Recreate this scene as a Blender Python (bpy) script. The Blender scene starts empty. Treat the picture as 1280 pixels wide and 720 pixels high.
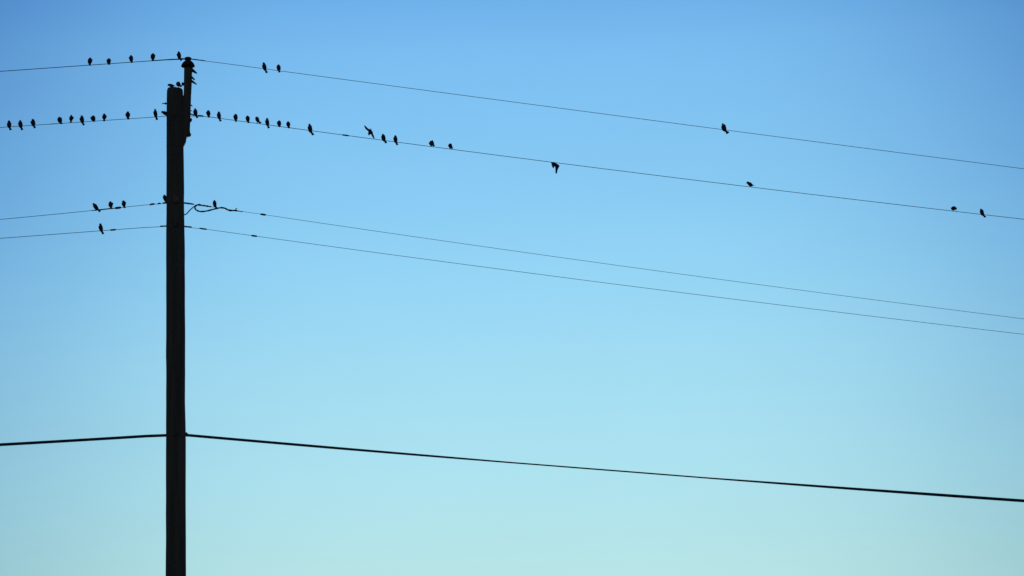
import bpy, bmesh, math, random
import numpy as np
from mathutils import Vector, Matrix, noise

random.seed(7)
scene = bpy.context.scene
COL = scene.collection
R = math.radians

# ------------------------------------------------------------------ camera
FPX = 3555.0                       # focal length in pixels of a 1280 wide picture (100 mm lens)
PITCH, ROLL = R(14.5), R(1.75)
CAM = Vector((0, 0, 1.6))
fwd = Vector((0, math.cos(PITCH), math.sin(PITCH)))
rt0 = Vector((1, 0, 0)); up0 = Vector((0, -math.sin(PITCH), math.cos(PITCH)))
rt = rt0*math.cos(ROLL) - up0*math.sin(ROLL)
up = rt0*math.sin(ROLL) + up0*math.cos(ROLL)
cam_data = bpy.data.cameras.new('camera')
cam_data.sensor_width = 36.0; cam_data.lens = FPX/1280*36.0
cam_data.clip_start = 0.5; cam_data.clip_end = 20000
cam = bpy.data.objects.new('camera', cam_data)
m = Matrix((rt, up, -fwd)).transposed().to_4x4(); m.translation = CAM
cam.matrix_world = m
COL.objects.link(cam); scene.camera = cam

# ------------------------------------------------------------------ sky
SUN_EL, SUN_AZ = R(5.0), R(0.15)     # low sun, just under the frame, behind pole and birds
world = bpy.data.worlds.new('World'); scene.world = world; world.use_nodes = True
nt = world.node_tree; nt.nodes.clear()
N = nt.nodes.new; L = nt.links.new
def lin(c):
    return [((v/255)/12.92 if v/255 <= .04045 else ((v/255+.055)/1.055)**2.4) for v in c]
def mnode(op, a=None, b=None, clamp=False):
    n = N('ShaderNodeMath'); n.operation = op; n.use_clamp = clamp
    for i, v in enumerate((a, b)):
        if v is None: continue
        if isinstance(v, (int, float)): n.inputs[i].default_value = v
        else: L(v, n.inputs[i])
    return n.outputs[0]
tc = N('ShaderNodeTexCoord'); sep = N('ShaderNodeSeparateXYZ'); L(tc.outputs['Generated'], sep.inputs[0])
X, Y, Z = sep.outputs
elev = mnode('MULTIPLY', mnode('ARCSINE', Z), 2/math.pi, True)
azd = mnode('ABSOLUTE', mnode('SUBTRACT', mnode('ARCTAN2', X, Y), SUN_AZ))                       # angle from the sun's azimuth
vignette = mnode('DIVIDE', 1.0, mnode('ADD', mnode('POWER', mnode('DIVIDE', azd, R(11.0)), 3.9), 1.0))   # sky colour darkens sideways, standing in for lens vignetting
def ramp(stops):
    n = N('ShaderNodeValToRGB'); cr = n.color_ramp; cr.interpolation = 'B_SPLINE'
    while len(cr.elements) > 1: cr.elements.remove(cr.elements[-1])
    for i, (e, c) in enumerate(stops):
        el = cr.elements[0] if i == 0 else cr.elements.new(e/90)
        el.position = e/90; el.color = (*c, 1)
    L(elev, n.inputs[0]); return n.outputs[0]
SKY_NEAR = [(0, lin((205, 229, 208))), (6, lin((191, 229, 221))), (8.8, lin((181, 228, 230))), (10.65, lin((173, 227, 240))),
            (13.05, lin((160, 220, 244))), (14.5, lin((150, 214, 246))), (16.1, lin((139, 206, 245))), (19.3, lin((121, 188, 242))),
            (20.3, lin((111, 179, 236))), (24, lin((92, 156, 222))), (40, lin((52, 112, 184))), (90, lin((36, 84, 146)))]
SKY_FAR = [(0, (.24, .40, .40)), (8.8, (.15, .38, .45)), (14.5, (.075, .26, .61)), (18, (.02, .14, .46)), (20.3, (.004, .07, .34)),
           (24, (.006, .07, .32)), (40, (.012, .08, .29)), (90, lin((36, 84, 146)))]
mix = N('ShaderNodeMix'); mix.data_type = 'RGBA'
L(vignette, mix.inputs[0]); L(ramp(SKY_FAR), mix.inputs[6]); L(ramp(SKY_NEAR), mix.inputs[7])
nish = N('ShaderNodeTexSky'); nish.sky_type = 'NISHITA'; nish.sun_disc = False
nish.sun_elevation = SUN_EL; nish.sun_rotation = SUN_AZ
nish.altitude = 200; nish.air_density = 1.0; nish.dust_density = 0.3; nish.ozone_density = 3.0
bg1 = N('ShaderNodeBackground'); bg1.inputs[1].default_value = 0.15; L(nish.outputs[0], bg1.inputs[0])
hz = N('ShaderNodeMapping'); hz.inputs['Scale'].default_value = (1, 1, 3.5); L(tc.outputs['Generated'], hz.inputs[0])
hn = N('ShaderNodeTexNoise'); hn.inputs['Scale'].default_value = 14; hn.inputs['Detail'].default_value = 8; L(hz.outputs[0], hn.inputs[0])
bg2 = N('ShaderNodeBackground'); L(mnode('ADD', mnode('MULTIPLY', hn.outputs[0], .05), .975), bg2.inputs[1]); L(mix.outputs[2], bg2.inputs[0])
ms = N('ShaderNodeMixShader'); ms.inputs[0].default_value = 0.975
L(bg1.outputs[0], ms.inputs[1]); L(bg2.outputs[0], ms.inputs[2])
out = N('ShaderNodeOutputWorld'); L(ms.outputs[0], out.inputs[0])

# ------------------------------------------------------------------ sun
sd = bpy.data.lights.new('sun', 'SUN'); sd.energy = 2.0; sd.angle = R(0.5); sd.color = (1.0, .9, .76)
sun = bpy.data.objects.new('sun', sd); COL.objects.link(sun)
sdir = Vector((math.sin(SUN_AZ)*math.cos(SUN_EL), math.cos(SUN_AZ)*math.cos(SUN_EL), math.sin(SUN_EL)))
sun.rotation_euler = sdir.to_track_quat('Z', 'Y').to_euler(); sun.location = (0, 60, 30)

scene.view_settings.view_transform = 'Standard'; scene.view_settings.look = 'None'
scene.view_settings.exposure = 0; scene.view_settings.gamma = 1; scene.view_settings.use_curve_mapping = False


# ------------------------------------------------------------------ helpers
def ray(px, py):
    return (fwd*FPX + rt*(px-640) - up*(py-360)).normalized()
DIST = 44.0
d = ray(220, 360); k = DIST/math.hypot(d.x, d.y)
POLE = Vector((d.x*k, d.y*k, 0))                  # pole axis on the ground
PHI = R(9)
U = Vector((math.cos(PHI), math.sin(PHI), 0))     # along the line of wires (right end further away)
Nn = Vector((math.sin(PHI), -math.cos(PHI), 0))   # across it, towards the viewer
MPP = math.hypot(DIST, 14)/FPX                    # metres to a photo pixel at the pole
def at(px, py, off=0.0):
    """photo pixel -> point on the vertical plane of the line, `off` metres in front of the pole axis"""
    r = ray(px, py); t = (POLE + Nn*off - CAM).dot(Nn)/r.dot(Nn)
    return CAM + r*t

def mat(name, base, rough=.7, metal=0.0, build=None, spec=.25):
    mt = bpy.data.materials.new(name); mt.use_nodes = True
    b = mt.node_tree.nodes['Principled BSDF']
    b.inputs['Base Color'].default_value = (*base, 1); b.inputs['Roughness'].default_value = rough
    b.inputs['Metallic'].default_value = metal; b.inputs['Specular IOR Level'].default_value = spec
    if build: build(mt.node_tree, b)
    return mt
def mottled(c1, c2, scale, stretch=(1, 1, 1), bump=.0, detail=6):
    def f(t, b):
        tcn = t.nodes.new('ShaderNodeTexCoord'); mp = t.nodes.new('ShaderNodeMapping')
        mp.inputs['Scale'].default_value = stretch
        no = t.nodes.new('ShaderNodeTexNoise'); no.inputs['Scale'].default_value = scale; no.inputs['Detail'].default_value = detail
        cr = t.nodes.new('ShaderNodeValToRGB'); cr.color_ramp.elements[0].position = .35; cr.color_ramp.elements[1].position = .65
        cr.color_ramp.elements[0].color = (*c1, 1); cr.color_ramp.elements[1].color = (*c2, 1)
        t.links.new(tcn.outputs['Object'], mp.inputs[0]); t.links.new(mp.outputs[0], no.inputs[0])
        t.links.new(no.outputs[0], cr.inputs[0]); t.links.new(cr.outputs[0], b.inputs['Base Color'])
        if bump:
            bp = t.nodes.new('ShaderNodeBump'); bp.inputs['Strength'].default_value = bump; bp.inputs['Distance'].default_value = .01
            t.links.new(no.outputs[0], bp.inputs['Height']); t.links.new(bp.outputs[0], b.inputs['Normal'])
    return f
M = {
 'wood': mat('creosoted_wood', (.03, .024, .02), .95, 0, mottled((.085, .036, .018), (.155, .062, .029), 9, (1, 1, .06), .5)),
 'board': mat('old_board_wood', (.03, .024, .02), .95, 0, mottled((.085, .036, .018), (.160, .062, .029), 14, (1, 1, .08), .5)),
 'rust': mat('rusty_iron', (.08, .03, .015), .9, .2, mottled((.16, .06, .035), (.36, .11, .05), 40)),
 'steel': mat('weathered_steel', (.03, .03, .032), .7, .2, mottled((.018, .018, .02), (.045, .042, .04), 60)),
 'porcelain': mat('brown_porcelain', (.05, .018, .012), .8, 0, mottled((.04, .012, .009), (.10, .024, .014), 12), .02),
 'wire': mat('oxidised_conductor', (.03, .04, .045), .75, .2, mottled((.018, .024, .03), (.04, .05, .055), 30)),
 'jacket': mat('black_cable_jacket', (.012, .014, .015), .7, 0, mottled((.008, .010, .011), (.018, .02, .02), 20)),
 'feather': mat('black_feathers', (.014, .014, .016), .75, 0, mottled((.007, .007, .009), (.024, .022, .022), 45)),
 'wingf': mat('dark_wing_feathers', (.014, .013, .014), .75, 0, mottled((.006, .006, .007), (.022, .019, .018), 80)),
 'bill': mat('dark_horn_bill', (.02, .018, .014), .5),
 'leg': mat('grey_bird_leg', (.03, .022, .02), .7),
 'eye': mat('black_eye', (.005, .005, .005), .2),
 'ground': mat('dry_grass_ground', (.06, .07, .03), .95, 0, mottled((.035, .045, .018), (.11, .095, .05), .35, (1, 1, 1), .3, 10)),
}
def link_mesh(name, verts, faces, material, parent=None, smooth=True):
    me = bpy.data.meshes.new(name); me.from_pydata([tuple(v) for v in verts], [], faces)
    bm = bmesh.new(); bm.from_mesh(me); bmesh.ops.recalc_face_normals(bm, faces=bm.faces); bm.to_mesh(me); bm.free()
    if smooth: me.polygons.foreach_set('use_smooth', [True]*len(me.polygons))
    me.materials.append(material)
    o = bpy.data.objects.new(name, me); COL.objects.link(o)
    if parent: o.parent = parent
    return o
def thing(name, label, cat, loc, group=None):
    o = bpy.data.objects.new(name, None); COL.objects.link(o); o.location = loc; o.empty_display_size = .1
    o['label'] = label; o['category'] = cat
    if group: o['group'] = group
    return o
def sweep(pts, sect, side=None, closed_ends=True):
    """rings of `sect(i) -> [(a, b), ...]` along pts; a runs sideways, b upwards"""
    verts, faces = [], []; n = None
    for i, p in enumerate(pts):
        t = (pts[min(i+1, len(pts)-1)] - pts[max(i-1, 0)]).normalized()
        s = side(i) if callable(side) else side
        if s is None: s = Vector((0, 0, 1)).cross(t) if abs(t.z) < .9 else Vector((1, 0, 0))
        s = (s - t*s.dot(t)).normalized(); b = t.cross(s)
        ring = sect(i); n = len(ring)
        verts += [p + s*a + b*c for a, c in ring]
    for i in range(len(pts)-1):
        for j in range(n):
            faces.append((i*n+j, i*n+(j+1) % n, (i+1)*n+(j+1) % n, (i+1)*n+j))
    if closed_ends:
        faces.append(tuple(range(n))[::-1]); faces.append(tuple((len(pts)-1)*n+j for j in range(n)))
    return verts, faces
def circ(r, n=8, ry=None, rot=0.0):
    ry = r if ry is None else ry; o = []
    for j in range(n):
        a = 2*math.pi*j/n; x, y = r*math.cos(a), ry*math.sin(a)
        o.append((x*math.cos(rot)-y*math.sin(rot), x*math.sin(rot)+y*math.cos(rot)))
    return o
def tube(name, pts, r, material, parent, n=8, side=None):
    org = parent.location if parent else Vector()
    f = r if callable(r) else (lambda i: r)
    v, fa = sweep([p-org for p in pts], lambda i: circ(f(i), n), side)
    return link_mesh(name, v, fa, material, parent)
def lathe(name, c, axis, prof, material, parent, n=20):
    axis = axis.normalized(); s = axis.orthogonal().normalized(); b = axis.cross(s); c = c - parent.location
    verts, faces = [], []
    for r, h in prof:
        for j in range(n):
            a = 2*math.pi*j/n; verts.append(c + axis*h + (s*math.cos(a)+b*math.sin(a))*max(r, 1e-4))
    for i in range(len(prof)-1):
        for j in range(n): faces.append((i*n+j, i*n+(j+1) % n, (i+1)*n+(j+1) % n, (i+1)*n+j))
    faces.append(tuple(range(n))); faces.append(tuple((len(prof)-1)*n+j for j in range(n)))
    return link_mesh(name, verts, faces, material, parent)
def smooth_line(pts, steps=6):
    out_ = []
    P = [pts[0]] + list(pts) + [pts[-1]]
    for i in range(1, len(P)-2):
        p0, p1, p2, p3 = P[i-1:i+3]
        for kk in range(steps):
            t = kk/steps
            out_.append(.5*((2*p1)+(p2-p0)*t+(2*p0-5*p1+4*p2-p3)*t*t+(3*p1-p0-3*p2+p3)*t*t*t))
    out_.append(pts[-1]); return out_

# ------------------------------------------------------------------ ground
def ground():
    verts, faces = [], []; rs = [0, 4, 9, 16, 26, 40, 60, 90, 140, 220, 400, 800, 1600, 3500, 9000]; n = 48
    for i, r in enumerate(rs):
        for j in range(n):
            a = 2*math.pi*j/n; x, y = r*math.cos(a), r*math.sin(a)+30
            verts.append((x, y, .12*noise.noise(Vector((x*.07, y*.07, 0))) if 0 < r < 800 else 0))
    for i in range(len(rs)-1):
        for j in range(n): faces.append((i*n+j, i*n+(j+1) % n, (i+1)*n+(j+1) % n, (i+1)*n+j))
    o = link_mesh('ground', verts, faces, M['ground'])
    o['kind'] = 'structure'; o['label'] = 'flat field of dry grass under the wires'
ground()

# ------------------------------------------------------------------ pole
def px_height(py, px=219.0): return at(px, py).z
pole = thing('utility_pole', 'tall dark wooden utility pole with a bell insulator on its top extension', 'utility pole', (POLE.x, POLE.y, 0))
Z_TOP = px_height(111.0)
def x_edges(py):                                    # left and right silhouette edge of the shaft
    return float(np.interp(py, [110, 180, 300, 540, 720], [208.0, 208.0, 207.6, 207.3, 206.9])), \
           float(np.interp(py, [110, 180, 300, 540, 720], [228.6, 229.0, 230.6, 231.6, 232.3]))
def shaft():
    rows = []
    for py in [111.0, 112, 114, 118, 124] + list(np.arange(132, 1800, 9.0)):
        p = at(220, py)
        if p.z < -.4: break
        q = min(py, 720); l, r = x_edges(q)
        dist = (at(220, q)-CAM).length
        dd = dist/math.hypot(1, 0)/FPX
        w = (r-l)/2*dd; cx = ((l+r)/2-219.8)*dd
        if py > 720: w += (py-720)*.0000145*2; 
        rows.append((p.z, w, cx))
    n = 56; verts, faces = [], []
    for i, (z, w, cx) in enumerate(rows):
        for j in range(n):
            a = 2*math.pi*j/n
            g = noise.noise(Vector((math.cos(a)*3.1, math.sin(a)*3.1, z*.12)))
            g2 = noise.noise(Vector((math.cos(a)*9, math.sin(a)*9, z*.35+9)))
            crack = -.010*max(0, abs(g2)*-6+1)
            bulge = .006*noise.noise(Vector((math.cos(a), math.sin(a), z*.7))) + .004*noise.noise(Vector((math.cos(a)*2, math.sin(a)*2, z*2.6)))
            rr = w + .0025*g + crack + bulge
            if i < 4: rr -= (.020, .008, .003, .001)[i]
            zz = z + (.012*math.cos(a-2.6) + .006*noise.noise(Vector((a*2, 0, 3))) if i == 0 else 0)
            verts.append((U.x*cx + rr*math.cos(a), U.y*cx + rr*math.sin(a), zz))
    for i in range(len(rows)-1):
        for j in range(n): faces.append((i*n+j, i*n+(j+1) % n, (i+1)*n+(j+1) % n, (i+1)*n+j))
    # a slightly domed, split end grain
    c0 = len(verts); zt = rows[0][0]
    for f, dz in ((.66, .012), (.33, .016)):
        for j in range(n):
            x, y, z = verts[j]; verts.append((U.x*rows[0][2]*(1-f)+x*f, U.y*rows[0][2]*(1-f)+y*f, z+dz))
    verts.append((U.x*rows[0][2], U.y*rows[0][2], zt+.012))
    for j in range(n):
        k2 = (j+1) % n
        faces.append((j, k2, c0+k2, c0+j)); faces.append((c0+j, c0+k2, c0+n+k2, c0+n+j)); faces.append((c0+n+j, c0+n+k2, c0+2*n))
    link_mesh('shaft', verts, faces, M['wood'], pole)
shaft()

def prism(name, outline, depth0, depth1, material, parent, bevel=.004, jitter=0.0):
    """outline (photo pixels on the plane of the line) given real thickness across the line"""
    org = parent.location; bm = bmesh.new(); A, B = [], []
    for (x, y) in outline:
        p = at(x, y); j = Vector((0, 0, random.uniform(-jitter, jitter)))
        A.append(bm.verts.new(p + Nn*depth0 - org + j)); B.append(bm.verts.new(p + Nn*depth1 - org + j))
    bm.faces.new(A); bm.faces.new(B[::-1]); n = len(A)
    for i in range(n): bm.faces.new((A[i], B[i], B[(i+1) % n], A[(i+1) % n]))
    bmesh.ops.recalc_face_normals(bm, faces=bm.faces)
    if bevel: bmesh.ops.bevel(bm, geom=bm.edges[:], offset=bevel, segments=2, affect='EDGES')
    me = bpy.data.meshes.new(name); bm.to_mesh(me); bm.free(); me.materials.append(material)
    o = bpy.data.objects.new(name, me); COL.objects.link(o); o.parent = parent
    return o
ext = prism('top_extension', [(230.2, 85.5), (234, 85.2), (240.2, 85.8), (239.9, 95), (239.5, 108), (238.8, 121), (238.3, 135), (237.9, 150),
      (237.3, 163), (237.6, 167.2), (239.0, 168.9), (237.2, 169.8), (234.0, 170.4), (232.9, 173.5), (232.7, 177), (231.0, 180.5),
      (229.2, 183.6), (226.2, 184.2), (225.8, 160), (226.4, 130), (228.3, 123.4), (229.6, 118), (229.9, 108), (230.0, 97)],
      .055, -.055, M['board'], pole)
# lower packing block under the extension, and small fittings
def bolt(x0, y0, x1, y1, r0, r1, off=0.0, name='spike', material=None):
    p0, p1 = at(x0, y0, off), at(x1, y1, off); pts = [p0.lerp(p1, t) for t in (0, .35, .7, 1)]
    return tube(name, pts, lambda i: r0+(r1-r0)*(0, .3, .65, 1)[i], material or M['steel'], pole, 8)
bolt(238.5, 86.6, 246.2, 91.8, .034, .010)
bolt(238.6, 95.8, 243.6, 99.9, .022, .009)
bolt(238.4, 100.6, 245.8, 105.6, .024, .009)
bolt(236.5, 129.5, 240.6, 133.0, .014, .006)
bolt(236.0, 138.4, 240.3, 138.6, .008, .007, name='bolt')
bolt(209.5, 129.4, 202.6, 129.4, .010, .008, name='bolt')
lathe('nut', at(206.9, 129.4), U, [(.018, -.01), (.018, .012)], M['steel'], pole, 6)
bolt(231, 104.6, 227.4, 105.2, .016, .02, name='bolt')
lathe('nut', at(228.4, 105.0), U, [(.020, -.018), (.028, -.012), (.028, .012), (.02, .018)], M['steel'], pole, 6)
# bell insulator on a pin
pc = at(235.0, 85.2)
lathe('insulator_pin', pc, Vector((0, 0, 1)), [(.024, -.05), (.022, 0), (.020, .04)], M['steel'], pole, 12)
ins = lathe('insulator', at(235.0, 83.2), Vector((0, 0, 1)),
      [(.060, .004), (.094, -.004), (.112, .004), (.108, .022), (.094, .050), (.074, .076), (.056, .092), (.046, .100), (.045, .112),
       (.055, .120), (.059, .132), (.056, .146), (.040, .156), (.012, .160)], M['porcelain'], pole, 28)
# side spool insulator for the second wire, on the right face of the extension
lathe('insulator', at(236.5, 149.8, -.02), (U+Vector((0, 0, -.35))).normalized(), [(.012, -.05), (.034, -.03), (.040, -.005), (.026, .006), (.040, .018), (.034, .034), (.012, .045)], M['porcelain'], pole, 16)
bolt(236.2, 141.2, 242.4, 144.3, .012, .008, -.02, name='bracket_arm')
# through bolts with washers in front, spools behind the shaft
def front(px, py): return at(px, py, .165)
def washer(py, s, material, px=219.8):
    o = prism('washer', [(px-s, py-s), (px+s, py-s), (px+s, py+s), (px-s, py+s)], .168, .140, material, pole, .002)
    p = at(px, py, .165)
    lathe('nut', p, Nn, [(.016, 0), (.016, .020), (.010, .030)], material, pole, 6)
washer(252.4, 3.6, M['rust']); washer(283.0, 2.2, M['board']); washer(543.5, 2.4, M['board']); washer(146.0, 2.2, M['board'], 217)
for py in (253.2, 282.8, 543.4, 145.6):
    c = at(219.8, py, -.19)
    lathe('spool', c + Vector((0, 0, -.03)), Vector((0, 0, 1)), [(.02, 0), (.034, .004), (.036, .014), (.022, .026), (.022, .036), (.036, .048), (.034, .058), (.02, .062)], M['porcelain'], pole, 16)
    tube('spool_bolt', [c + Nn*t for t in (0, .06, .12)], .010, M['steel'], pole, 8)
prism('cable_clamp', [(231.0, 540.4), (233.4, 540.2), (235.0, 541.8), (235.2, 544.4), (231.0, 544.6)], .0, -.05, M['steel'], pole, .003)

# ------------------------------------------------------------------ wires
class Wire:
    def __init__(s, left, right, off, r_left, r_right, mid=None):
        s.off = off
        def fit(pts):
            S = []
            for x, y in pts:
                p = at(x, y, off); S.append(((p-POLE).dot(U), p.z))
            S = np.array(S); return np.polyfit(S[:, 0], S[:, 1], 2)
        s.cl, s.cr = fit(left), fit(right)
        s.cl[0] = max(s.cl[0], 0.0); s.cr[0] = max(s.cr[0], 0.0)
        s.rl, s.rr = r_left, r_right
        s.s_pole_l, s.s_pole_r = ((at(x, y, off)-POLE).dot(U) for x, y in (left[-1], right[0]))
    def at_s(s, q):
        a = q - s.s_pole_l; b = q - s.s_pole_r
        if a <= 0: z = np.polyval(s.cl, q)
        elif b >= 0: z = np.polyval(s.cr, q)
        else:
            t = a/(a-b); z = np.polyval(s.cl, s.s_pole_l)*(1-t)+np.polyval(s.cr, s.s_pole_r)*t
        return POLE + Nn*s.off + U*q + Vector((0, 0, float(z)))
    def s_of(s, px):
        p = at(px, 200, s.off); q = (p-POLE).dot(U)
        for _ in range(3):                       # keep the same picture column at the wire's own height
            w = s.at_s(q); v = w-CAM; y = 360-FPX*v.dot(up)/v.dot(fwd)
            q = (at(px, y, s.off)-POLE).dot(U)
        return q
    def px(s, x): return s.at_s(s.s_of(x))
    def seg(s, x0, x1, n=6):
        a, b = s.s_of(x0), s.s_of(x1); return [s.at_s(a+(b-a)*i/(n-1)) for i in range(n)]
def make_wire(name, label, cat, w, sleeves, span=(-32, 42), r=None, material='wire'):
    root = thing(name, label, cat, w.at_s((w.s_pole_l+w.s_pole_r)/2))
    def span_part(q0, q1, rad):
        n = int(abs(q1-q0)/.5)+2; tube('wire_span', [w.at_s(q0+(q1-q0)*i/(n-1)) for i in range(n)], rad, M[material], root, 8)
    span_part(span[0], w.s_pole_r*.5+w.s_pole_l*.5, w.rl); span_part(w.s_pole_r*.5+w.s_pole_l*.5, span[1], w.rr)
    for (pn, x0, x1, rad, mt) in sleeves:
        pts = w.seg(x0, x1, 7)
        prof = (.55, .95, 1, 1, 1, .95, .55)
        tube(pn, pts, (lambda i, rad=rad: rad*prof[i]), M[mt], root, 10)
    return root
w1 = Wire([(0, 89.8), (55, 86.0), (100, 82.6), (187, 75.7), (228, 73.6)], [(243, 74.0), (256, 76.4), (380, 92.4), (500, 108.8), (640, 127.2), (905, 162.3), (1280, 211)], 0, .0058, .0043)
w2 = Wire([(0, 161), (70, 155.5), (115, 152), (160, 148.6), (208, 145.4)], [(238, 142.8), (247, 144.2), (365, 160.4), (470, 174), (640, 196.3), (780, 214.2), (937, 233.6), (1180, 262.7), (1280, 274)], -.19, .0045, .0048)
w3 = Wire([(0, 274.4), (55, 269), (110, 263.8), (157, 258.8), (207, 253.4)], [(231, 253), (246, 255.6), (303, 264.8), (326, 268), (500, 293.1), (640, 313.2), (1180, 386), (1280, 398.6)], -.19, .0042, .0034)
w4 = Wire([(0, 299), (110, 290), (140, 287.5), (207, 282.4)], [(231, 282.5), (250, 285.5), (318, 295.4), (500, 319.3), (640, 338.7), (1180, 406), (1280, 418)], -.19, .0045, .0037)
w5 = Wire([(0, 555.9), (50, 553), (100, 550.2), (207, 543.6)], [(232, 543.6), (400, 558.4), (560, 571.6), (640, 578.4), (720, 584.9), (880, 596.9), (1060, 609.9), (1180, 619), (1280, 626.4)], -.19, .02, .02)
wire1 = make_wire('power_line', 'topmost thin wire tied over the bell insulator, few birds along it', 'wire', w1,
    [('armor_rod', 186, 222, .0085, 'wire'), ('armor_rod', 222, 231, .010, 'wire'), ('armor_rod', 239, 250, .0095, 'wire'), ('armor_rod', 248, 257, .0085, 'wire')])
wire2 = make_wire('power_line', 'second wire from the top, crowded with birds both sides of the pole', 'wire', w2,
    [('sleeve', 60, 74, .0062, 'wire'), ('sleeve', 236, 248, .008, 'wire'), ('splice', 247.5, 254.5, .0115, 'steel'), ('splice', 427.5, 436.5, .0125, 'steel')])
wire3 = make_wire('power_line', 'third wire from the top, with a looped jumper lead right of the pole', 'wire', w3,
    [('splice', 114, 146, .0095, 'jacket'), ('clamp', 143.5, 151.5, .019, 'steel'), ('clamp', 187.5, 193.5, .015, 'steel'), ('clamp', 197, 201, .012, 'steel'),
     ('clamp', 203, 208.5, .012, 'steel'), ('sleeve', 227, 242.5, .0105, 'wire'), ('clamp', 247, 252.5, .015, 'steel'), ('clamp', 252.5, 257.2, .013, 'steel'),
     ('clamp', 256.8, 261, .014, 'steel'), ('clamp', 261, 264.5, .011, 'steel'), ('splice', 325.3, 332.7, .0155, 'steel')])
wire4 = make_wire('power_line', 'fourth thin wire from the top, a single bird on its left part', 'wire', w4,
    [('splice', 137.5, 145.2, .014, 'steel'), ('clamp', 200, 204.5, .0115, 'steel'), ('sleeve', 203, 208.5, .009, 'wire'), ('sleeve', 227, 235.5, .009, 'wire'),
     ('clamp', 234.5, 239.8, .012, 'steel'), ('splice', 249.2, 258.8, .0125, 'steel'), ('splice', 314.0, 321.5, .0145, 'steel')])
def jumper():
    P = lambda pts, off: [at(x, y, off)-Vector() for x, y in pts]
    a = smooth_line([at(x, y, -.14) for x, y in [(229, 268.4), (231.4, 268.2), (234, 266.6), (237, 263), (240.4, 260), (244, 257.4), (247.5, 256.3), (251, 256.6)]], 5)
    tube('jumper_lead', a, .0088, M['jacket'], wire3, 8)
    b = smooth_line([at(x, y, -.17) for x, y in [(250, 255.6), (246.6, 256.2), (244.2, 258.0), (243.8, 260.6), (245.8, 262.8), (249, 264.1), (253.5, 264.4), (260, 263.4),
         (266, 261.8), (272, 260.3), (277, 259.6), (281, 260.2), (284.5, 262.2), (288, 263.3), (293, 263.1), (298, 263.8), (303.5, 264.9)]], 5)
    nb = len(b); tube('jumper_lead', b, (lambda i: (.0128+.0016*math.sin(i*.9))*(1 if i < nb-8 else max(.35, (nb-i)/8))), M['jacket'], wire3, 8)
    c = smooth_line([at(x, y, -.17) for x, y in [(293, 263.4), (294.6, 261.8), (296.2, 260.2)]], 4)
    tube('tie_tail', c, .008, M['jacket'], wire3, 6)
    d_ = smooth_line([at(x, y, -.19) for x, y in [(189.4, 254.6), (188.0, 255.8), (187.2, 257.4)]], 3)
    tube('tie_tail', d_, .005, M['wire'], wire3, 6)
jumper()
def flat_cable():
    root = thing('telephone_cable', 'thick black cable hanging lowest across the pole, far below the others', 'cable', w5.at_s(0))
    org = root.location
    q = np.concatenate([np.linspace(-32, 0, 70), np.linspace(.2, 42, 150)])
    xs = [-3000, 0, 205, 400, 560, 720, 790, 880, 980, 1180, 1300, 6000]; an = [90, 76, 72, 62, 44, 12, 4, 28, 50, 84, 90, 470]
    sx = [w5.s_of(x) if 0 <= x <= 1300 else None for x in xs]; sx[0] = -40; sx[-1] = 60
    def sect(i):
        rot = R(float(np.interp(q[i], sx, an)))
        pts = []
        for j in range(14):                      # figure-of-eight: cable body with its messenger web
            a = 2*math.pi*j/14; c, s_ = math.cos(a), math.sin(a)
            x = .0255*c; y = (.0120 if c > -.2 else .0075)*s_*(1-.25*math.exp(-((c+.25)/.2)**2))
            pts.append((x*math.cos(rot)-y*math.sin(rot), x*math.sin(rot)+y*math.cos(rot)))
        return pts
    v, f = sweep([w5.at_s(float(a))-org for a in q], sect, lambda i: Nn)
    link_mesh('cable_jacket', v, f, M['jacket'], root)
flat_cable()

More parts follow.
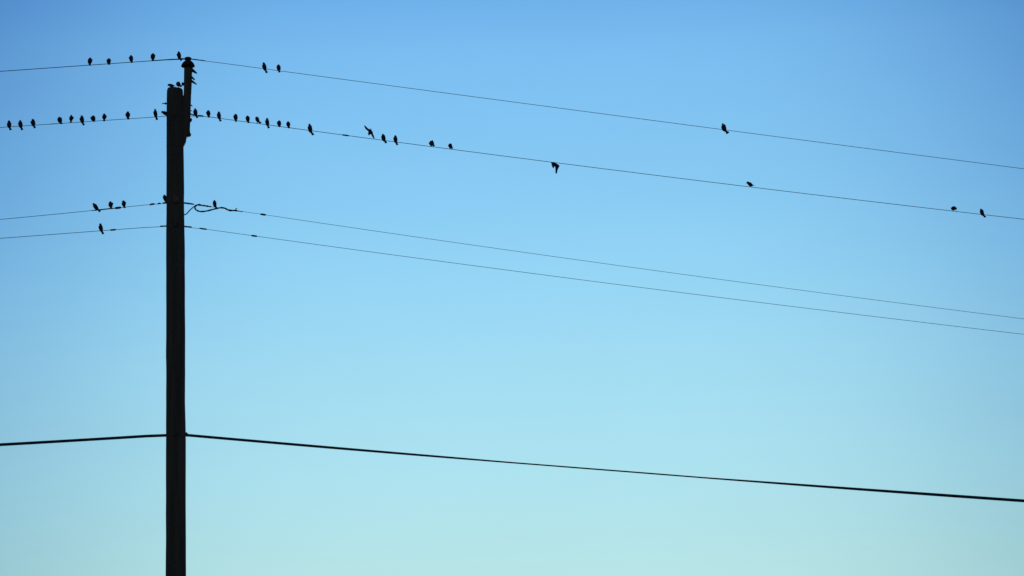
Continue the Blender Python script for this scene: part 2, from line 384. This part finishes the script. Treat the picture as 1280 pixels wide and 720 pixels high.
# ------------------------------------------------------------------ birds
RX = Vector((1, 0, 0)); UZ = Vector((0, 0, 1)); DY = Vector((0, 1, 0))
def ell_loft(name, spine, radii, side, material, parent, n=12):
    v, f = sweep(spine, lambda i: circ(radii[i][0], n, radii[i][1]), side)
    return link_mesh(name, v, f, material, parent)
BIRD_GROUP = 'small dark birds on and around the wires'
def bird(label, foot, head, tail, face=1, plump=1.0, beak=None, head_r=1.0, spread=1.2, stance=1.0, arch=0.0, blunt=0.0, length=.178, cat='bird'):
    """foot: point on the perch. head, tail: crown and tail tip from the foot, in photo pixels (right, up).
    face +1 looks towards the viewer, -1 away, 0 sideways; beak: how far the bill turns right (+) or left (-)"""
    if beak is None: beak = random.choice((-.55, -.3, .25, .5, .6))
    root = thing('bird', label, cat, foot, BIRD_GROUP)
    head = (head[0]*1.05, head[1]*1.05)
    if face and tail[1] < -2: tail = (tail[0]*1.12, tail[1]*1.1)
    H = RX*head[0]*MPP + UZ*head[1]*MPP; T = RX*tail[0]*MPP + UZ*tail[1]*MPP
    proj = (H-T).length
    dep = math.sqrt(max(length**2-proj**2, .0004)) if face else .01
    sg = -1 if face >= 0 else 1                  # viewer looks along +Y
    H += DY*dep*.38*sg; T -= DY*dep*.62*sg
    H += UZ*H.y*.31; T += UZ*T.y*.31             # the eye is far below: keep crown and tail at the height they show
    ax = (H-T); Ln = ax.length; ax.normalize()
    front_dir = (DY*sg + RX*beak*.22) if face else RX*(1 if beak >= 0 else -1)
    front_dir = (front_dir - ax*front_dir.dot(ax))
    front_dir.normalize()
    side = ax.cross(front_dir).normalized()
    look = (front_dir*(1-min(abs(beak), .9)) + RX*beak*1.2) if face else front_dir      # the head turns further than the body
    look = (look - ax*look.dot(ax)).normalized()
    kink = -RX*(T.x*.64+H.x*.36)*.5 + UZ*arch*MPP
    if not face: kink = UZ*arch*MPP
    def P(t, o):
        b = t/.36 if t < .36 else (1-t)/.64
        return T + ax*(Ln*t) + front_dir*o + kink*(b*b*(3-2*b))
    s = plump*1.05
    sp = [(0, 0, .0150*spread, .003), (.05, 0, .0165*spread, .004), (.14, .001, .0148*(1+(spread-1)*.5), .005), (.22, .003, .0155, .0090), (.29, .008, .0215*s, .018*s), (.37, .012, .0290*s, .026*s),
          (.48, .014, .0335*s, .031*s), (.60, .014, .0345*s, .0320*s), (.70, .012, .0318*s, .0300*s), (.78, .010, .0250*s, .0250*s), (.832, .010, .0196*head_r, .0215*head_r),
          (.885, .011, .0200*head_r, .0215*head_r), (.935, .011, .0182*head_r, .0200*head_r), (.97, .010, .0130*head_r, .0145*head_r), (.99, .009, .0075*head_r, .009*head_r), (1.0, .009, .002, .003)]
    if blunt: sp = [(t, o, max(a, .012), max(b, blunt*min(1, .8+t*4))) if t < .35 and t > 0 else (t, o, a, b) for t, o, a, b in sp]
    ell_loft('body', [P(t, o) for t, o, a, b in sp], [(a, b) for t, o, a, b in sp], side, M['feather'], root, 14)
    hc = P(.905, .011)
    bd = (look + ax*.10).normalized()
    ell_loft('beak', [hc + bd*(.013*head_r), hc + bd*(.022*head_r), hc + bd*(.036*head_r)], [(.0058, .0055), (.0042, .004), (.0008, .0008)], side, M['bill'], root, 8)
    for sd_ in (-1, 1):
        wp = []
        for t, o, out_, a, b in ((.79, .000, .020, .004, .006), (.70, -.004, .0285, .006, .017), (.58, -.008, .0285, .006, .0195), (.44, -.012, .022, .005, .016), (.32, -.010, .012, .004, .010), (.22, -.006, .006, .002, .004)):
            wp.append((P(t, o*s*(1 if face else .2)) + side*(sd_*out_*s), (a*s, b*s)))
        ell_loft('wing', [p for p, r in wp], [r for p, r in wp], side, M['wingf'], root, 10)
        hip = P(.40, .012) + side*sd_*.010; ft = Vector((0, 0, 0)) + RX*sd_*.008*stance
        knee = hip.lerp(ft, .5) + front_dir*.006
        tube_local = [hip, knee, ft]
        ell_loft('leg', tube_local, [(.007, .007), (.0045, .0045), (.0035, .0035)], side, M['leg'], root, 6)
        ep = hc + side*sd_*(.0165*head_r) + front_dir*.007
        vs = []; fs = []
        for a in range(4):
            for j in range(6):
                ph = math.pi*(a+.5)/4; th = math.pi*2*j/6
                vs.append(ep + Vector((math.sin(ph)*math.cos(th), math.sin(ph)*math.sin(th), math.cos(ph)))*.0028)
        for a in range(3):
            for j in range(6): fs.append((a*6+j, a*6+(j+1) % 6, (a+1)*6+(j+1) % 6, (a+1)*6+j))
        link_mesh('eye', vs, fs, M['eye'], root)
    return root
def on(w, x):
    """foothold on top of a wire at picture column x"""
    return w.px(x) + Vector((0, 0, (w.rl if x < 220 else w.rr)))
def foot_at(x, y, off=0.0): return at(x, y, off)

LT = 'top wire left of the pole'; RT = 'top wire right of the pole'
L2 = 'second wire left of the pole'; R2 = 'second wire right of the pole'
B = [
 # wire, x, head(dx,dy), tail(dx,dy), options, label
 (w1, 111.8, (1.6, 9.2), (-.4, -.8), dict(face=1, plump=1.0, beak=.3), 'plump upright bird, leftmost of all on the topmost wire'),
 (w1, 135.4, (.6, 6.6), (.8, -1.6), dict(face=1, plump=1.0, length=.125, head_r=1.1), 'small round crouched bird on the topmost wire, second from its left end'),
 (w1, 163.5, (-.4, 8.8), (2.2, -1.2), dict(face=-1, plump=.92, length=.15), 'upright bird on the topmost wire, third from its left end'),
 (w1, 190.4, (1.4, 9.2), (.4, -.3), dict(face=1, plump=1.02, beak=.2), 'dark bird on the topmost wire, fourth from its left end, head turned right'),
 (w1, 223.0, (-.4, 9.6), (3.6, -2.4), dict(face=-1, plump=.92, head_r=.85), 'slim bird on the topmost wire right beside the bell insulator'),
 (w1, 330.3, (-1.2, 8.2), (3.0, -5.4), dict(face=-1, plump=.92), 'long-tailed bird on the topmost wire, first one right of the insulator'),
 (w1, 348.2, (-.1, 7.8), (.6, -2.2), dict(face=1, plump=.92, head_r=1.05), 'short stocky bird on the topmost wire, second right of the insulator'),
 (w1, 904.2, (-.9, 8.2), (5.0, -5.0), dict(face=-1, plump=1.12, spread=1.8, head_r=.9), 'lone bird far out on the right of the topmost wire, tail fanned below it'),
 (w2, 10.6, (.6, 7.8), (2.0, -4.2), dict(face=1, plump=.98, beak=.45), 'bird on the second wire at the left edge of the picture, bill turned right'),
 (w2, 25.2, (-.7, 7.4), (2.5, -5.0), dict(face=-1, plump=.95), 'leaning bird on the second wire, second from the left picture edge'),
 (w2, 41.0, (-1.0, 7.9), (2.8, -3.7), dict(face=-1, plump=.98), 'stout bird on the second wire, third from the left picture edge'),
 (w2, 74.7, (-1.2, 8.3), (2.6, -1.2), dict(face=-1, plump=1.05, length=.14), 'hunched bird at the left end of a close trio on the second wire'),
 (w2, 89.0, (1.1, 9.6), (-1.2, -.2), dict(face=1, plump=.88, head_r=.7, length=.165), 'bird stretching its thin neck up, middle of the trio on the second wire'),
 (w2, 101.8, (-.3, 8.2), (2.8, -4.2), dict(face=-1, plump=.95), 'bird at the right end of the trio on the second wire, tail hanging'),
 (w2, 116.0, (-.8, 6.9), (2.6, -1.0), dict(face=-1, plump=1.05, length=.13, head_r=1.05), 'squat bird on the second wire just right of the trio'),
 (w2, 130.6, (.2, 8.3), (-.9, -1.4), dict(face=1, plump=.95, length=.14), 'rounded bird on the second wire between the squat and the fat bird, left of pole'),
 (w2, 159.4, (.2, 9.0), (1.0, -1.2), dict(face=1, plump=1.05, beak=.75, length=.145), 'fat bird on the second wire left of the pole, its bill pointing right'),
 (w2, 194.0, (-.6, 10.2), (2.2, -3.8), dict(face=-1, plump=.85, head_r=.85), 'slender upright bird on the second wire, nearest whole bird left of the pole'),
 (w2, 243.7, (-.2, 8.4), (2.8, -4.0), dict(face=-1, plump=.95, head_r=.85), 'bird on the second wire closest to the right side of the pole'),
 (w2, 260.2, (-.4, 8.2), (1.6, -1.4), dict(face=-1, plump=.92, length=.13), 'short bird on the second wire, second right of the pole'),
 (w2, 273.2, (-.2, 8.4), (2.4, -4.2), dict(face=-1, plump=.88), 'bird with drooping tail on the second wire, third right of the pole'),
 (w2, 294.2, (.2, 8.2), (.4, -2.0), dict(face=1, plump=.95, beak=.85), 'bird on the second wire with its bill jutting right, fourth right of the pole'),
 (w2, 309.6, (-.4, 8.2), (1.4, -1.5), dict(face=-1, plump=.92, length=.13), 'slight upright bird on the second wire, fifth right of the pole'),
 (w2, 321.6, (-1.6, 8.4), (4.4, -.2), dict(face=-1, plump=.85, length=.13), 'slanting bird on the second wire, sixth right of the pole, tail held low right'),
 (w2, 333.6, (-.2, 8.4), (2.2, -4.6), dict(face=-1, plump=.88), 'bird with its tail well below the second wire, seventh right of the pole'),
 (w2, 348.6, (-.2, 7.4), (1.4, -1.2), dict(face=-1, plump=.92, length=.13), 'small crouching bird on the second wire, eighth right of the pole'),
 (w2, 360.2, (-.2, 7.6), (1.2, -1.2), dict(face=1, plump=.92, length=.13), 'little bird on the second wire, ninth right of the pole'),
 (w2, 386.8, (-.4, 8.4), (4.2, -6.0), dict(face=-1, plump=1.0, length=.19, spread=1.3), 'largest bird of the second wire, alone left of the round splice'),
 (w2, 478.8, (-.6, 8.0), (3.6, -3.8), dict(face=-1, plump=.95), 'bird on the second wire just right of the wing-raising bird'),
 (w2, 493.6, (.2, 8.2), (2.8, -4.2), dict(face=-1, plump=.9), 'bird with notched tail on the second wire, second right of the wing-raising bird'),
 (w2, 539.0, (-.9, 7.0), (4.0, .4), dict(face=-1, plump=1.15, length=.125, head_r=1.15), 'fat hunched bird on the second wire, left one of a spaced pair mid-span'),
 (w2, 562.4, (-.5, 6.7), (3.2, .2), dict(face=-1, plump=.9, length=.115), 'smaller hunched bird on the second wire, right one of the spaced pair mid-span'),
 (w2, 1193.0, (-3.3, 2.6), (3.4, 3.2), dict(face=0, beak=-1, plump=.92, length=.10, stance=4.4, head_r=1.25, arch=.7, spread=1.2, blunt=.020), 'bird bent level over its spread legs on the second wire near the right edge'),
 (w2, 1227.0, (-.4, 7.2), (3.4, -3.8), dict(face=-1, plump=.92), 'upright bird on the second wire, last one before the right edge of the picture'),
 (w3, 120.6, (-4.4, 8.4), (4.2, -2.2), dict(face=-1, plump=.9, beak=-.3), 'bird leaning far to the left on the thick sleeve of the third wire'),
 (w3, 138.4, (.2, 9.0), (.0, -.4), dict(face=1, plump=.98), 'straight upright bird in the middle of the trio on the third wire'),
 (w3, 154.8, (-.2, 8.2), (.8, -1.4), dict(face=1, plump=.95, length=.14, head_r=1.1), 'bird on the thin part of the third wire just right of the black sleeve'),
 (w3, 206.4, (-1.8, 9.8), (2.6, 0), dict(face=-1, plump=.85), 'bird on the third wire pressed against the left edge of the pole'),
 (w4, 125.6, (-.9, 9.0), (3.2, -4.2), dict(face=-1, plump=.9), 'only bird on the fourth wire, left of the pole, tail hanging down'),
]
for w, x, h, t, o, lab in B:
    bird(lab, on(w, x), h, t, **o)
bird('bird perched on the loop of the jumper lead right of the pole', on(w3, 267.9)+Vector((0, 0, .004)), (-.5, 8.6), (3.2, -2.4), face=-1, plump=.82, head_r=.9)
bird('bird seen side-on by itself on the second wire, right of centre, facing left', on(w2, 937.8), (-3.6, 6.8), (5.6, 1.3), face=0, beak=-1, plump=.84, length=.12, head_r=.95, arch=-.9, stance=1.8)
bird('bird half hidden by the pole, its head poking out to the left', on(w2, 207.5), (-5.2, 6.6), (5.6, 1.2), face=0, beak=-1, plump=.85, length=.14, head_r=.85)
bird('bird crouching on the pole top with its tail held level to the right', foot_at(212.8, 110.4, .02), (-2.8, 5.6), (6.8, 2.8), face=0, beak=-1, plump=.72, length=.12, head_r=.85)
bird('bird on the right rim of the pole top, beside the wooden extension', foot_at(223.0, 110.9, -.02), (-2.2, 8.6), (4.2, 2.6), face=-1, plump=1.0, length=.115, beak=-.3)

def flying(label, c, body, body_r, wings, tailw=.016):
    """body: tail tip .. head (px offsets, depth m); wings: lists of (dx, dy, depth, half chord) from the shoulder out"""
    root = thing('bird', label, 'bird', c, BIRD_GROUP)
    V = lambda a: RX*a[0]*MPP + UZ*a[1]*MPP + DY*a[2]
    pts = smooth_line([V(a) for a in body], 4)
    rad = np.interp(np.linspace(0, 1, len(pts)), np.linspace(0, 1, len(body_r)), body_r)
    rr = [(max(float(r), .0015)*(1.25 if i < len(pts)*.25 else 1), max(float(r), .0015)*(.35 if i < len(pts)*.2 else 1)) for i, r in enumerate(rad)]
    ell_loft('body', pts, rr, RX*.7+DY*.7, M['feather'], root, 12)
    ax = (pts[-1]-pts[-5]).normalized()
    ell_loft('beak', [pts[-2], pts[-1]+ax*.008, pts[-1]+ax*.022], [(.006, .006), (.004, .004), (.0008, .0008)], DY, M['bill'], root, 8)
    for wg in wings:
        p = smooth_line([V(a) for a in wg['p']], 4); ch = wg['c']
        cc = np.interp(np.linspace(0, 1, len(p)), np.linspace(0, 1, len(ch)), ch)
        ell_loft('wing', p, [(max(float(x_), .002), .0035) for x_ in cc], wg['side'], M['wingf'], root, 10)
    for a in pts[len(pts)//2:len(pts)//2+2]:
        ell_loft('leg', [a, a+Vector((.004, 0, -.018)), a+Vector((.010, 0, -.026))], [(.003, .003), (.0025, .0025), (.002, .002)], DY, M['leg'], root, 6)
    return root
p0 = at(463.2, 165.0, -.19)
flying('bird raising one wing steeply to the upper left as it lands by the second wire', p0,
  [(4.2, -8.4, .01), (2.8, -5.0, .01), (1.5, -2.2, 0), (0, .6, 0), (.2, 3.2, -.02)], [.012, .017, .015, .030, .026, .008],
  [dict(p=[(-.6, .4, 0), (-2.0, 2.6, .01), (-4.8, 5.0, .02), (-7.6, 9.4, .03)], c=[.018, .024, .018, .017, .008], side=(RX*.5+UZ*.6)),
   dict(p=[(-.4, .2, -.02), (-1.5, -2.4, -.04), (-2.0, -5.6, -.06)], c=[.018, .022, .018, .010], side=(RX*.9+DY*.4)),
   ])
p0 = at(694.0, 206.5, -.25)
flying('bird in flight just under the second wire mid-picture, wings swept down', p0,
  [(-4.6, 4.4, .02), (-3.0, 2.8, .01), (-.6, .8, 0), (1.8, -.4, 0), (4.6, -1.8, -.01)], [.014, .026, .032, .031, .027, .012],
  [dict(p=[(1.4, .2, -.01), (2.2, -2.6, -.03), (1.5, -6.6, -.05), (.8, -12.2, -.05)], c=[.036, .040, .027, .018, .011], side=RX),
   dict(p=[(-2.8, 2.6, .01), (-2.8, -.2, .03), (-2.0, -2.6, .05)], c=[.022, .020, .016, .006], side=RX)])
